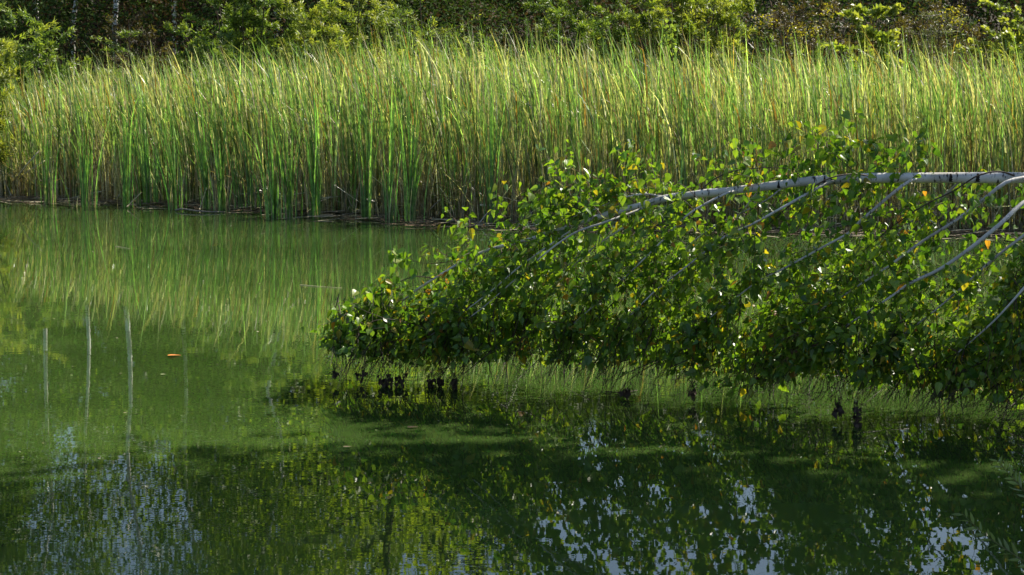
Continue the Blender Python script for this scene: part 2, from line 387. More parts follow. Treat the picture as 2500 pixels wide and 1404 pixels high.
for i, (px, py, lab, hs) in enumerate(CL):
    r2 = np.random.default_rng(100 + i); b = W(px, py)
    n = int(r2.integers(12, 34)); spr = r2.uniform(0.03, 0.10); an = r2.uniform(0, 6.28, n); rr = np.abs(r2.normal(0, spr, n)); tilt = r2.normal(-.03, .06)
    x = np.cos(an) * rr; y = np.sin(an) * rr
    H = hmap(b[0], b[1]) * hs
    h = H * r2.uniform(0.35, 1.0, n)
    lean = np.stack([np.cos(an) * rr * 1.4 + r2.normal(tilt, 0.06, n), np.sin(an) * rr * 1.2], -1)
    a = r2.random((n, 1)); c1 = (G1 * (1 - a) + G2 * a) * np.array((0.85, 1.1, 0.9)) * np.exp(r2.normal(0, .35, (n, 1)))
    V, Fq, C = blades(None, x, y, np.full(n, -0.04), h, r2.uniform(0.012, 0.02, n), lean, r2.uniform(-1.1, 1.1, n), r2.normal(0, 1.8, n),
                      np.where(r2.random(n) < 0.15, 0.7, 0), c1, c1 * np.array((1.2, 1.1, 1.0)))
    root = empty('cattail_clump', (b[0], b[1], 0))
    tag(root, lab, 'cattail', 'cattail clumps standing in the water in front of the reed bed')
    obj('green_leaves', V, Fq, M_reed, root, C)
    n = 8; x = r2.normal(0, 0.07, n); y = r2.normal(0, 0.06, n); a = r2.random((n, 1))
    V, Fq, C = blades(None, x, y, np.full(n, -0.03), H * r2.uniform(0.1, 0.45, n), r2.uniform(0.006, 0.012, n), r2.normal(0, .12, (n, 2)), r2.uniform(-1, 1, n), np.zeros(n), np.zeros(n), TAN * (0.4 + .6 * a), TAN * (0.4 + .6 * a), 3)
    obj('dry_sheaths', V, Fq, M_reed, root, C)

# dry stems that can be picked out one by one
def stem(name, pts, r, col, lab, cat, group=None, sides=4, n=9):
    mb = MB(); q = spline(pts, n)
    mb.tube(q - q[0], np.linspace(r, r * 0.6, n), sides, np.array(col))
    o = mb.build(name, M_twig, smooth=True); o.location = q[0]
    return tag(o, lab, cat, group)
def at(px, py, dy=0.0, py_base=None):
    """a point over the reed edge"""
    Y = float(shore((px - 1250) / F * 23)) + dy
    return P(px, py, Y)
stem('fallen_reed', [W(24, 462), at(55, 415, -.1), at(96, 368, -.1)], 0.012, TAN * 1.1, 'thick pale dry stem leaning right at the left edge of the reeds', 'dry stem', 'dry stems lying in front of the reeds')
stem('fallen_reed', [W(30, 455), at(60, 425, .1), at(110, 392, .1)], 0.008, TAN * 0.9, 'thinner pale dry stem crossing the thick leaning one', 'dry stem', 'dry stems lying in front of the reeds')
stem('fallen_reed', [W(310, 505, .02), W(345, 470, .18)], 0.008, TAN, 'small tan stem lying at the foot of the fanning cattail clump', 'dry stem', 'dry stems lying in front of the reeds')
stem('fallen_reed', [W(487, 512, .01), at(495, 487, -.5), at(505, 458, -.5)], 0.006, TAN * 1.3, 'thin whitish stalk leaning up from the water beside the lying stick', 'dry stem', 'dry stems lying in front of the reeds')
stem('lying_stick', [W(428, 514, .01), W(445, 510, .03), W(490, 516, .02), W(550, 518, .01)], 0.012, (0.22, 0.19, 0.15), 'grey curved stick lying flat on the litter left of centre', 'stick')
stem('fallen_reed', [W(570, 497, .02), W(662, 484, .12)], 0.007, TAN, 'long tan stem lying level behind the litter left of centre', 'dry stem', 'dry stems lying in front of the reeds')
stem('fallen_reed', [W(1035, 525, .02), at(1075, 487, 0)], 0.011, (0.42, 0.38, 0.33), 'thick grey stem leaning right between the centre clumps', 'dry stem', 'dry stems lying in front of the reeds')
stem('fallen_reed', [W(1135, 505, .1), W(1232, 498, .25)], 0.013, (0.40, 0.36, 0.31), 'thick grey stem lying level behind the left birch shoot', 'dry stem', 'dry stems lying in front of the reeds')
stem('fallen_reed', [W(1170, 545, .02), at(1205, 500, -.1)], 0.008, (0.42, 0.38, 0.33), 'thin grey stem leaning right just above the birch tip', 'dry stem', 'dry stems lying in front of the reeds')
# pale bundles
for (px, py, hh, nn, lab) in ((250, 480, 1.35, 34, 'tall pale bundle of dry stems standing among the left reeds'),
                              (640, 500, 1.2, 26, 'slanting pale bundle of dry stems left of the bright broad clump'),
                              (125, 490, 0.8, 16, 'short pale bundle of dry stems near the left edge'),
                              (825, 520, 0.75, 30, 'brown thatch of broken stems between two centre clumps')):
    r2 = np.random.default_rng(px); b = W(px, py); n = nn; a = r2.random((n, 1))
    x = r2.normal(0, 0.045, n); y = r2.normal(0.05, 0.05, n)
    tone = BRN * 1.3 if px == 825 else np.array((0.50, 0.43, 0.32))
    V, Fq, C = blades(None, x, y, np.full(n, -0.03), hh * r2.uniform(0.55, 1, n), r2.uniform(0.008, 0.015, n), np.stack([r2.normal(-0.03, 0.05, n), r2.normal(0, .04, n)], -1),
                      r2.uniform(-1, 1, n), r2.normal(0, .5, n), np.zeros(n), tone * (0.5 + .6 * a), tone * (0.6 + .6 * a))
    o = obj('dry_stem_bundle', V, Fq, M_reed, col=C); o.location = b
    tag(o, lab, 'dry stems', 'bundles of dead stems in the reeds')

# ------------------------------------------------------------------ leaf templates
def birch_leaf_t():
    r = [(0.26, 0.02), (0.43, 0.20), (0.34, 0.50), (0.15, 0.80)]
    v = [(0, 0, 0), (0, .34, .0), (0, .66, -.03), (0, 1.04, -.10)]
    for s in (1, -1):
        for (a, b) in r: v.append((s * a, b, 0.22 * a - 0.08 * b * b))
    f = []
    for o in (4, 8):
        f += [[0, o, o + 1, 1], [1, o + 1, o + 2, 2], [2, o + 2, o + 3, 3]]
    return np.array(v, float), np.array(f)
BL_V, BL_F = birch_leaf_t()
NL_V = np.array([(0, 0, 0), (.12, .35, .02), (.09, .7, -.02), (0, 1, -.12), (-.12, .35, .02), (-.09, .7, -.02), (0, .5, -.02)])
NL_F = np.array([[0, 1, 2, 6], [6, 2, 3, 5], [0, 6, 5, 4]])
TL_V = np.array([(0, 0, 0), (.38, .42, .05), (0, 1, -.05), (-.38, .42, .05)]); TL_F = np.array([[0, 1, 2, 3]])

# ------------------------------------------------------------------ fallen birch
DK = np.array((0.055, 0.037, 0.028)); RD = np.array((0.10, 0.05, 0.035))
birch = empty('fallen_birch', P(2560, 925, 10.8) * np.array((1, 1, 0)))
tag(birch, 'white-barked birch fallen over the pond, covered in green and yellowing leaves', 'tree')
BO = np.array(birch.location)
def bdep(px): return np.interp(px, [800, 1200, 2100, 2500, 2900], [11.95, 11.75, 10.95, 10.75, 10.5])
def Q(px, py, d=0.0): return P(px, py, float(bdep(px)) + d) - BO
PXM = 1 / 405.0   # metres per photograph pixel at the birch
def tubepart(name, pts, r0, r1, mat, n=26, sides=8, parent=birch, knots=True):
    mb = MB(); q = spline(pts, n)
    rr = np.linspace(r0, r1, n) * PXM
    if knots: rr = rr * (1 + RNG.normal(0, 0.04, n))
    mb.tube(q, rr, sides, DK if mat is M_twig else None); return mb.build(name, mat, parent, True), q
trunk_pts = [Q(2950, 438, .1), Q(2700, 434), Q(2480, 434), Q(2300, 434), Q(2150, 434), Q(2050, 437), Q(1960, 444), Q(1880, 454), Q(1790, 465), Q(1700, 474),
             Q(1640, 482), Q(1560, 502), Q(1450, 533), Q(1360, 562), Q(1280, 588), Q(1200, 608), Q(1140, 633), Q(1080, 668), Q(1020, 706), Q(950, 760), Q(880, 812), Q(830, 838)]
mb = MB(); tq = spline(trunk_pts, 110)
tpx = np.interp(np.linspace(0, 1, 110), np.linspace(0, 1, len(trunk_pts)), [2950, 2700, 2480, 2300, 2150, 2050, 1960, 1880, 1790, 1700, 1640, 1560, 1450, 1360, 1280, 1200, 1140, 1080, 1020, 950, 880, 830])
trad = np.interp(tpx, [830, 950, 1080, 1200, 1360, 1560, 1640, 1790, 2050, 2300, 2950], [1.0, 1.6, 3.0, 4.2, 5.4, 8.0, 8.4, 9.2, 10.5, 12.0, 14.0]) * PXM
trad = trad * (1 + 0.075 * np.interp(np.arange(110), np.arange(0, 110, 3), RNG.normal(0, 1, 37)))
mb.tube(tq, trad, 12, cap=False); mb.build('trunk', M_bark, birch, True)
limb_defs = [
    ([(2560, 428), (2500, 434), (2453, 447), (2398, 490), (2334, 538), (2246, 593), (2171, 649), (2105, 691), (2030, 740), (1950, 790)], -.10, 7, 2.0),
    ([(2600, 440), (2500, 494), (2443, 546), (2368, 607), (2293, 658), (2223, 691), (2171, 727), (2090, 780), (2000, 840)], -.25, 8, 2.0),
    ([(2700, 450), (2560, 520), (2500, 574), (2434, 625), (2350, 700), (2280, 760), (2200, 820)], -.15, 6, 1.8),
    ([(2800, 450), (2620, 560), (2520, 680), (2430, 780), (2340, 860)], -.3, 6, 1.8),
    ([(2245, 434), (2205, 452), (2105, 536), (2072, 569), (2011, 602), (1917, 654), (1851, 687), (1780, 740), (1700, 800)], -.15, 5.5, 1.6),
    ([(2040, 440), (2006, 454), (1917, 503), (1832, 550), (1767, 579), (1690, 640), (1600, 710), (1530, 780)], -.2, 5, 1.6),
    ([(1960, 446), (1917, 455), (1870, 489), (1810, 520), (1748, 550), (1680, 600), (1620, 670)], .1, 3.5, 1.2),
    ([(1800, 465), (1767, 475), (1682, 522), (1626, 579), (1555, 649), (1480, 720), (1400, 790)], -.15, 4, 1.4),
    ([(1700, 476), (1640, 500), (1570, 530), (1500, 570), (1430, 620), (1370, 680), (1290, 750)], .15, 4.5, 1.4),
    ([(1600, 495), (1540, 520), (1470, 545), (1400, 570), (1330, 620), (1260, 680), (1180, 750), (1110, 800)], -.2, 4.5, 1.4),
    ([(1420, 545), (1340, 600), (1270, 650), (1200, 710), (1120, 770), (1050, 820)], -.25, 3.5, 1.2),
    ([(1250, 600), (1180, 650), (1120, 700), (1060, 750), (990, 810)], .15, 3, 1.2),
    ([(1060, 680), (1010, 676), (950, 700), (900, 735), (872, 760)], 0, 2, 0.8),
    ([(2490, 434), (2440, 419), (2385, 430), (2330, 465), (2250, 505), (2170, 560), (2100, 620)], -.06, 3, 1.2),
    ([(2150, 436), (2080, 425), (2010, 442), (1930, 500), (1850, 570), (1760, 630)], -.12, 2.6, 1.2),
    ([(1700, 476), (1740, 440), (1790, 418), (1860, 410), (1925, 411)], .1, 2.6, 1.0),
    ([(1640, 485), (1570, 474), (1500, 490), (1430, 520), (1330, 545), (1250, 560)], .12, 3.2, 1.0),
    ([(2350, 436), (2280, 500), (2200, 560), (2110, 640), (2030, 700), (1960, 770)], .3, 4, 1.4),
    ([(2650, 440), (2570, 600), (2480, 720), (2400, 820), (2330, 900)], .2, 5, 1.4),
    ([(1860, 456), (1800, 530), (1720, 620), (1650, 700), (1590, 780)], .35, 3.5, 1.2),
    ([(1500, 515), (1430, 600), (1350, 690), (1270, 770)], .35, 3.2, 1.2),
]
samples = [tq]
limbpts = []
for (pts, d, r0, r1) in limb_defs:
    q = [Q(px, py, (d - .10) * min(1, i / 2.0)) for i, (px, py) in enumerate(pts)]
    thick = r0 >= 3.2; r0 *= .72; r1 *= .8
    o, s_ = tubepart('limb', q, r0, r1, M_limb if thick else M_twig, 24, 6)
    samples.append(s_[2:])
ALLS = np.concatenate(samples)

# silhouette of the leaves, in metres beside the trunk
TOPX = [790, 830, 870, 900, 980, 1060, 1100, 1180, 1240, 1300, 1340, 1400, 1500, 1600, 1700, 1760, 1850, 1950, 2050, 2150, 2260, 2400, 2560, 2900]
TOPY = [850, 815, 765, 742, 715, 700, 640, 600, 560, 515, 450, 430, 435, 455, 440, 430, 440, 425, 420, 425, 455, 470, 470, 470]
BOTX = [790, 850, 950, 1100, 1300, 1450, 1600, 1720, 1800, 1900, 2000, 2100, 2200, 2300, 2400, 2500, 2900]
BOTY = [850, 872, 885, 890, 890, 902, 905, 940, 960, 950, 930, 950, 950, 968, 990, 1005, 1010]
def inside(p, slack=0):
    """p relative to BO -> photograph pixel and test against the outline of the crown"""
    w = p + BO; vx, vy, vz = w[..., 0], w[..., 1], w[..., 2] - CH
    dpt = vy * CP - vz * SP; px = 1250 + F * vx / dpt; py = 702 - F * (vz * CP + vy * SP) / dpt
    return px, py, (py > np.interp(px, TOPX, TOPY) - slack) & (py < np.interp(px, BOTX, BOTY) + slack)
rg = np.random.default_rng(5)
tw = MB(); leafpos = []; leafdir = []
def find_start(E, mind=0.12, maxd=1.2):
    d = ALLS - E
    L_ = np.linalg.norm(d, axis=1)
    score = L_ + 1.6 * np.clip(-d[:, 0] + 0.02, 0, None) + 1.2 * np.clip(-d[:, 2] + 0.0, 0, None) + (L_ < mind) * 1.0 + rg.uniform(0, .12, len(d))
    return ALLS[int(np.argmin(score))]
def spray(Spt, E, r=0.0022, nleaf=16, lo=0.25, sag=0.10, leafy=True, col=DK, subs=2):
    m = (Spt + E) / 2 + np.array((0, 0, sag)) + rg.normal(0, 0.03, 3)
    q = spline([Spt, m, E], 9)
    tw.tube(q, np.linspace(r, 0.0009, 9), 4, col, cap=False)
    Lg = np.linalg.norm(E - Spt)
    tips = [(q, lo * .5)]
    for k in range(subs):
        i = int(rg.integers(3, 8)); b = q[i]
        dirv = (E - Spt) / (Lg + 1e-6) + rg.normal(0, 0.45, 3); dirv[2] -= 0.25
        e2 = b + dirv / np.linalg.norm(dirv) * rg.uniform(0.10, 0.26)
        if e2[2] + BO[2] < 0.03: continue
        q2 = spline([b, (b + e2) / 2 + rg.normal(0, 0.012, 3), e2], 5)
        tw.tube(q2, np.linspace(0.0014, 0.0007, 5), 4, col, cap=False); tips.append((q2, 0.1))
    if not leafy: return
    for (qq, l0) in tips:
        k = max(3, int(nleaf * (1.0 if qq is q else 0.45)))
        t = np.sort(rg.uniform(l0, 1.0, k)) * (len(qq) - 1)
        for u in t:
            i = min(int(u), len(qq) - 2); p = qq[i] + (qq[i + 1] - qq[i]) * (u - i)
            leafpos.append(p + rg.normal(0, 0.032, 3)); leafdir.append(1)
N_SPRAY = 1120; made = 0
while made < N_SPRAY:
    px = 2860 - (2860 - 800) * ((made * 0.61803) % 1.0) ** 0.95
    t, b = np.interp(px, TOPX, TOPY), np.interp(px, BOTX, BOTY)
    py = t + (b - t) * (1 - .13 * rg.random() if rg.random() < .22 else rg.random() ** 0.70)
    # thinner places where the water shows through
    
    
    near = max(0.0, 1 - (py - t) / 130.0) if px > 1350 else 0.0
    E = Q(px, py, (0.12 if abs(px - 2120) < 110 and abs(py - 610) < 55 else 0) + rg.normal(-0.05 + 0.30 * near, 0.23 - 0.08 * near))
    spray(find_start(E), E, nleaf=int(rg.integers(9, 17)), sag=rg.uniform(0, .1), col=DK if rg.random() < .8 else RD); made += 1
# shoots that stand up over the trunk
for (sx, sy, ex, ey, k) in [(1590, 480, 1545, 325, 14), (1600, 480, 1580, 375, 9), (1430, 540, 1380, 375, 13), (1400, 545, 1335, 380, 8), (1470, 525, 1500, 425, 10), (1520, 510, 1420, 420, 10),
                            (1800, 460, 1735, 375, 9), (1830, 455, 1800, 358, 11), (1860, 452, 1850, 375, 8), (2010, 440, 1980, 318, 10), (2040, 437, 2040, 335, 11), (2080, 436, 2075, 325, 9),
                            (2100, 436, 2010, 350, 10), (2140, 436, 2115, 345, 10), (2160, 436, 2160, 345, 8), (2200, 436, 2185, 370, 7), (2260, 440, 2250, 302, 9), (2250, 436, 2225, 330, 5), (1960, 445, 1925, 360, 8),
                            (1290, 585, 1215, 505, 10), (1270, 590, 1290, 490, 9), (1350, 565, 1330, 460, 11), (1160, 620, 1110, 532, 8), (1170, 620, 1150, 545, 6), (1130, 635, 985, 622, 12), (1110, 650, 1050, 625, 7),
                            (1350, 565, 1300, 520, 10), (1560, 500, 1500, 450, 10), (1680, 478, 1620, 440, 6), (2220, 440, 2150, 400, 8), (2060, 437, 1960, 385, 10), (1940, 445, 1880, 420, 8)]:
    spray(Q(sx, sy), Q(ex, ey, rg.normal(.10, .10)), 0.0022, int(k * 2.1), 0.25, 0.0, True, RD, 2)
# bare wet twigs that reach down to the water
for k in range(330):
    px = rg.choice([rg.uniform(805, 1120), rg.uniform(1180, 1560), rg.uniform(1550, 2560), rg.uniform(1600, 2300), rg.uniform(2200, 2700)])
    t = float(np.interp(px, BOTX, BOTY))
    wl = 80 + CH * F / float(bdep(px))
    py = t + (wl + 25 - t) * rg.uniform(0.1, 1.05)
    E = Q(px, py, rg.normal(-0.05, 0.25)); E[2] = max(E[2], -0.05 - BO[2])
    S0 = Q(px + rg.uniform(-30, 150), t - rg.uniform(20, 160), rg.normal(-.05, .25))
    spray(S0, E, 0.0034, 0, 0, rg.uniform(-.02, .05), False, DK * 0.8, 3)
tw.build('twigs', M_twig, birch)
birch.children[-1]['kind'] = 'stuff'

LP = np.array(leafpos)
px, py, ok = inside(LP, 10)
LP = LP[(LP[:, 2] + BO[2] > 0.05) & (py < np.interp(px, BOTX, BOTY) - 16 + rg.normal(0, 12, len(LP)))]
n = len(LP)
yaw = rg.uniform(0, 2 * math.pi, n); pit = -np.abs(rg.normal(0.75, 0.5, n)); rol = rg.normal(0, 0.9, n)
# blades turn mostly broadside to the open side of the crown
yaw = np.where(rg.random(n) < 0.5, rg.normal(-0.6, 0.9, n) + math.pi / 2 * 0, yaw)
X, Yv, Z = rotmats(n, yaw, pit, rol)
sc = np.clip(rg.normal(0.045, 0.012, n), 0.022, 0.075)
a = rg.random((n, 1))
lc = np.array((0.050, 0.125, 0.020)) * (1 - a) + np.array((0.185, 0.28, 0.030)) * a
u = rg.random((n, 1))
lc = np.where(u < 0.060, np.array((0.38, 0.31, 0.035)) * (0.5 + 0.6 * a), lc)
lc = np.where(u < 0.012, np.array((0.36, 0.17, 0.035)), lc)
lc = np.where((u > 0.93), np.array((0.22, 0.27, 0.04)), lc)
X = X * rg.uniform(0.55, 1.08, n)[:, None]          # folded and curled blades look narrower
# the 300 that show largest: broad to the camera, on the open side of the crown
view = (LP + BO - np.array((0, 0, CH))); view /= np.linalg.norm(view, axis=1, keepdims=True)
facing = np.abs((Z * view).sum(1)) * sc
px, py, ok = inside(LP)
front = -(LP[:, 1] + BO[1] - bdep(px))
out_shoot = py < np.interp(px, TOPX, TOPY) + 30
score = facing / 0.07 + np.clip(front, -0.6, 0.8) * 1.1 + out_shoot * 0.6 - ((px > 2490) | (px < 0)) * 9
order = np.argsort(-score); top = order[:300]; rest = order[300:]
V, Fq, C = scatter(BL_V, BL_F, LP[rest], X[rest], Yv[rest], Z[rest], sc[rest], lc[rest])
fo = obj('leaves', V, Fq, M_birchleaf, birch, C); fo['kind'] = 'stuff'
# shared leaf meshes, a few tints
tints = {}
for i in top:
    key = tuple(np.round(lc[i] * 25).astype(int))
    if key not in tints: tints[key] = mesh_data('leaf', BL_V, BL_F, M_birchleaf, np.tile(lc[i], (len(BL_V), 1)))
    o = bpy.data.objects.new('leaf', tints[key]); COL.objects.link(o); o.parent = birch
    from mathutils import Matrix
    s_ = float(sc[i])
    o.matrix_local = Matrix([[X[i, 0] * s_, Yv[i, 0] * s_, Z[i, 0] * s_, LP[i, 0]], [X[i, 1] * s_, Yv[i, 1] * s_, Z[i, 1] * s_, LP[i, 1]],
                             [X[i, 2] * s_, Yv[i, 2] * s_, Z[i, 2] * s_, LP[i, 2]], [0, 0, 0, 1]])
# black branch scars on the bark
for (sx, sy, w_) in ((2374, 441, 9), (2320, 445, 7), (2022, 441, 9), (2037, 438, 10), (1902, 452, 8), (1700, 476, 5)):
    c = Q(sx, sy); k = int(np.argmin(np.linalg.norm(tq - c, axis=1))); c0 = tq[k]; r0 = trad[k] + 0.0015
    V = []; u = np.linspace(-1, 1, 7)
    for j, a_ in enumerate(np.linspace(-0.9, 0.75, 5)):
        ww = w_ * PXM * (0.22 + 0.5 * (1 - abs(j - 3) / 3.2))
        for s_ in (-1, 0, 1):
            V.append(c0 + np.array((s_ * ww + 0.25 * j * PXM, -math.cos(a_) * (r0 + 0.001), math.sin(-a_) * r0)))
    Fq = [[j * 3 + s_, j * 3 + s_ + 1, j * 3 + s_ + 4, j * 3 + s_ + 3] for j in range(4) for s_ in (0, 1)]
    obj('branch_scar', V, Fq, M_scar, birch)

# wet clumps hanging at the waterline under the birch
def wet_clump(px, py, wpx, hpx, lab, seed, dens=40, d=0):
    r2 = np.random.default_rng(seed); mb = MB(); c = P(px, py, float(bdep(px)) + d)
    ww = wpx * PXM; hh = hpx * PXM
    for k in range(9):
        x0 = r2.uniform(-ww / 2, ww / 2)
        q = spline([(x0 * .6, r2.normal(0, .03), hh * .6 + r2.uniform(0, .06)), (x0 + r2.normal(0, .02), r2.normal(0, .03), 0.0), (x0 * 1.2 + r2.normal(0, .02), r2.normal(0, .03), -hh * r2.uniform(.1, .5))], 6)
        mb.tube(q, np.linspace(0.0016, 0.001, 6), 4, DK * .4, cap=False)
    n = dens; pos = np.stack([r2.uniform(-ww / 2, ww / 2, n), r2.normal(0, 0.035, n), hh * r2.uniform(-.5, .5, n)], -1)
    X, Yv, Z = rotmats(n, r2.uniform(0, 6.28, n), r2.normal(-1.2, .3, n), r2.normal(0, 1, n))
    V, Fq, C = scatter(BL_V, BL_F, pos, X, Yv, Z, r2.uniform(0.02, 0.042, n), np.tile(DK * 0.9, (n, 1)) * r2.uniform(.5, 1.6, (n, 1)))
    mb.add(V, Fq, C); o = mb.build('wet_leaf_clump', M_litter)
    o.location = (c[0], c[1], max(c[2], hh * 0.35))
    tag(o, lab, 'wet leaves', 'wet leaf clumps caught in the dipping twigs')
wet_clump(960, 926, 75, 26, 'wide black wet leaf clump under the birch tip at the waterline', 1, 44)
wet_clump(883, 915, 24, 20, 'small dark wet leaf clump left of the wide black one', 2, 16)
wet_clump(1050, 935, 18, 26, 'narrow dark clump of wet leaves dangling right of the wide one', 3, 22)
wet_clump(1075, 935, 10, 28, 'thin dark wet clump in the middle of the dangling three', 4, 18)
wet_clump(1108, 932, 12, 24, 'dark dangling clump rightmost of those under the birch tip', 5, 20)
wet_clump(818, 911, 14, 8, 'tiny dark clump at the far left twig end on the water', 6, 8)
wet_clump(1690, 960, 10, 22, 'brown dead leaves hanging on a twig under the middle of the birch', 7, 14)
wet_clump(2092, 1012, 12, 36, 'long dark strand of wet leaves hanging under the right half of the birch', 8, 26, -.3)
wet_clump(2045, 1000, 22, 20, 'loose brown wet clump beside the long dark strand', 9, 20, -.3)
wet_clump(1530, 955, 30, 10, 'flat dark clump floating among bare twigs below the birch centre', 10, 16)

# ------------------------------------------------------------------ shrubs
def shrub(name, lab, cat, px0, px1, top_py, Y, cols, lsize=0.055, nleaf=5200, base_z=None, group=None, seed=0, narrow=True, mat=None, depth=1.2, upright=0.5, stemcol=DK, maxh=None):
    r2 = np.random.default_rng(seed + 500)
    cxp = (px0 + px1) / 2; c = P(cxp, top_py, Y); half = (px1 - px0) / 2 / F * Y
    gz = float(ground_z(np.array(c[0]), np.array(Y))); gz = max(gz, -0.05); H = c[2] - gz if maxh is None else maxh
    root = empty(name, (c[0], Y, gz)); tag(root, lab, cat, group)
    nleaf = int(nleaf * 2.1)
    st = MB(); nst = max(8, int(half * 18)); tips = []
    for k in range(nst):
        a_ = r2.uniform(0, 6.28); rr = math.sqrt(r2.random()) * 0.97
        ex, ey = math.cos(a_) * rr * half, math.sin(a_) * rr * depth
        hz = H * (1 - 0.38 * rr ** 2) * r2.uniform(0.72, 1.05)
        q = spline([(ex * .15, ey * .15, 0), (ex * .6, ey * .6, hz * .5), (ex, ey, hz)], 8)
        st.tube(q, np.linspace(0.016, 0.004, 8), 4, stemcol, cap=False)
        for j in range(9):
            i = int(r2.integers(2, 8)); b = q[i]; e = b + np.array((r2.normal(0, .28), r2.normal(0, .28), r2.uniform(-0.05, .36) * upright * 2))
            e[2] = min(e[2], H * 1.02)
            tips.append((b, e)); st.tube([b, (b + e) / 2 + r2.normal(0, .01, 3), e], [0.004, 0.003, 0.0015], 4, stemcol, cap=False)
    st.build('stems', M_twig, root)
    tips = np.array(tips); k = r2.integers(0, len(tips), nleaf); t = r2.random((nleaf, 1)) ** 0.7
    pos = tips[k, 0] * (1 - t) + tips[k, 1] * t + r2.normal(0, .02, (nleaf, 3))
    pos[:, 2] = np.maximum(pos[:, 2], 0.05)
    d = tips[k, 1] - tips[k, 0]
    yaw = np.arctan2(d[:, 0], d[:, 1]) + r2.normal(0, 1.1, nleaf); pit = r2.normal(0.45, 0.55, nleaf)
    X, Yv, Z = rotmats(nleaf, yaw, pit, r2.normal(0, .8, nleaf))
    a_ = r2.random((nleaf, 1)); cols = np.array(cols); tone = r2.random(len(tips))[k][:, None]
    cc = (cols[0] * (1 - a_) + cols[1] * a_) * (0.7 + 0.6 * tone)
    cc = np.where(t > 0.75, cc * 0.4 + cols[2] * 0.6, cc)
    tv, tf = (NL_V, NL_F) if narrow else (TL_V, TL_F)
    V, Fq, C = scatter(tv, tf, pos, X, Yv, Z, r2.uniform(0.6, 1.35, nleaf) * lsize, cc)
    o = obj('foliage', V, Fq, mat or M_willow, root, C); o['kind'] = 'stuff'
    return root
DG = [(0.08, 0.14, 0.03), (0.14, 0.21, 0.045), (0.26, 0.33, 0.07)]
YG = [(0.16, 0.22, 0.04), (0.26, 0.32, 0.06), (0.40, 0.42, 0.10)]
GR = [(0.07, 0.09, 0.05), (0.12, 0.14, 0.08), (0.17, 0.18, 0.11)]
BRW = [(0.05, 0.04, 0.02), (0.09, 0.07, 0.03), (0.13, 0.12, 0.03)]
shrub('willow_shrub', 'rounded mid-green willow shrub behind the reeds in the upper left corner', 'shrub', -260, 225, 18, 29.8, DG, 0.08, 12000, seed=1)
shrub('willow_shrub', 'narrow yellow-green willow shrub at the left edge beside the reeds', 'shrub', -190, 48, 50, 26.1, YG, 0.075, 6500, seed=2)
shrub('willow_shrub', 'tall willow shrub with glossy dark leaves left of the yellow-green one', 'shrub', 415, 770, -120, 30.8, DG, 0.08, 13000, seed=3)
shrub('willow_shrub', 'yellow-green willow shrub above the brightest left reed tips', 'shrub', 690, 985, -60, 30.3, YG, 0.075, 8500, seed=4)
shrub('willow_shrub', 'small thin willow shrub in the dark gap above the reeds', 'shrub', 1020, 1150, 40, 31.0, YG, 0.06, 1300, seed=5)
shrub('willow_shrub', 'broad small-leaved willow shrub right of the dark gap', 'shrub', 1270, 1600, -60, 30.6, DG, 0.065, 17000, seed=6)
shrub('willow_shrub', 'tall sunlit yellow-green willow shrub right of the picture middle', 'shrub', 1540, 1850, -150, 30.2, YG, 0.08, 15000, seed=7)
shrub('leafy_shrub', 'small bright shrub with pale glossy leaves before the brown weeds', 'shrub', 2070, 2170, 28, 30.2, YG, 0.085, 2300, seed=8, narrow=False)
shrub('twiggy_shrub', 'grey-green twiggy shrub above the right reeds', 'shrub', 2190, 2370, 45, 30.8, GR, 0.045, 3200, seed=9)
shrub('leafy_shrub', 'bright leafy shrub in the upper right corner', 'shrub', 2390, 2640, 0, 30.2, YG, 0.07, 4600, seed=10, narrow=False)
shrub('low_shrub', 'low dark shrub at the foot of the dark hollow on the left', 'shrub', 240, 420, 90, 31.0, DG, 0.06, 2600, seed=11)
shrub('low_shrub', 'low green shrub right of the tall sunlit willow', 'shrub', 1850, 2010, 75, 30.4, DG, 0.06, 2200, seed=12)
shrub('low_shrub', 'low dark shrub between the thin willow and the broad willow', 'shrub', 1140, 1290, 60, 31.5, DG, 0.06, 2000, seed=13)
shrub('willow_shrub', 'dim green willow shrub filling the gap left of the broad willow', 'shrub', 930, 1160, -10, 32.6, DG, 0.06, 4500, seed=14)
shrub('willow_shrub', 'dim green willow shrub behind the yellow flowering weeds', 'shrub', 1840, 2110, -20, 33.0, BRW, 0.07, 4500, seed=15)
shrub('willow_shrub', 'dim olive shrub behind the grey twiggy shrub', 'shrub', 2120, 2420, -20, 33.0, BRW, 0.07, 4500, seed=16)
shrub('willow_shrub', 'dim green shrub at the back of the dark hollow on the left', 'shrub', 200, 450, 30, 32.8, BRW, 0.07, 3500, seed=17)
# birch sapling among the reeds
def sapling():
    r2 = np.random.default_rng(77); c = P(1640, 600, 24.0); root = empty('birch_sapling', (c[0], 24.0, 0))
    tag(root, 'thin birch sapling with one pale tip rising out of the reeds', 'sapling')
    mb = MB(); q = spline([(0.15, 0, -.03), (0.08, 0, 1.0), (-.02, 0, 1.9), (-0.03, 0, 2.28)], 10); mb.tube(q, np.linspace(.012, .003, 10), 5, RD); mb.build('stem', M_twig, root)
    n = 60; t = r2.uniform(6, 9, n); i = t.astype(int).clip(0, 8); pos = q[i] + (q[i + 1] - q[i]) * (t - i)[:, None] + r2.normal(0, .05, (n, 3))
    X, Yv, Z = rotmats(n, r2.uniform(0, 6.28, n), r2.normal(-.4, .5, n), r2.normal(0, .8, n))
    V, Fq, C = scatter(BL_V, BL_F, pos, X, Yv, Z, r2.uniform(.04, .07, n), np.tile((0.2, 0.27, 0.08), (n, 1)))
    obj('leaves', V, Fq, M_birchleaf, root, C)
sapling()
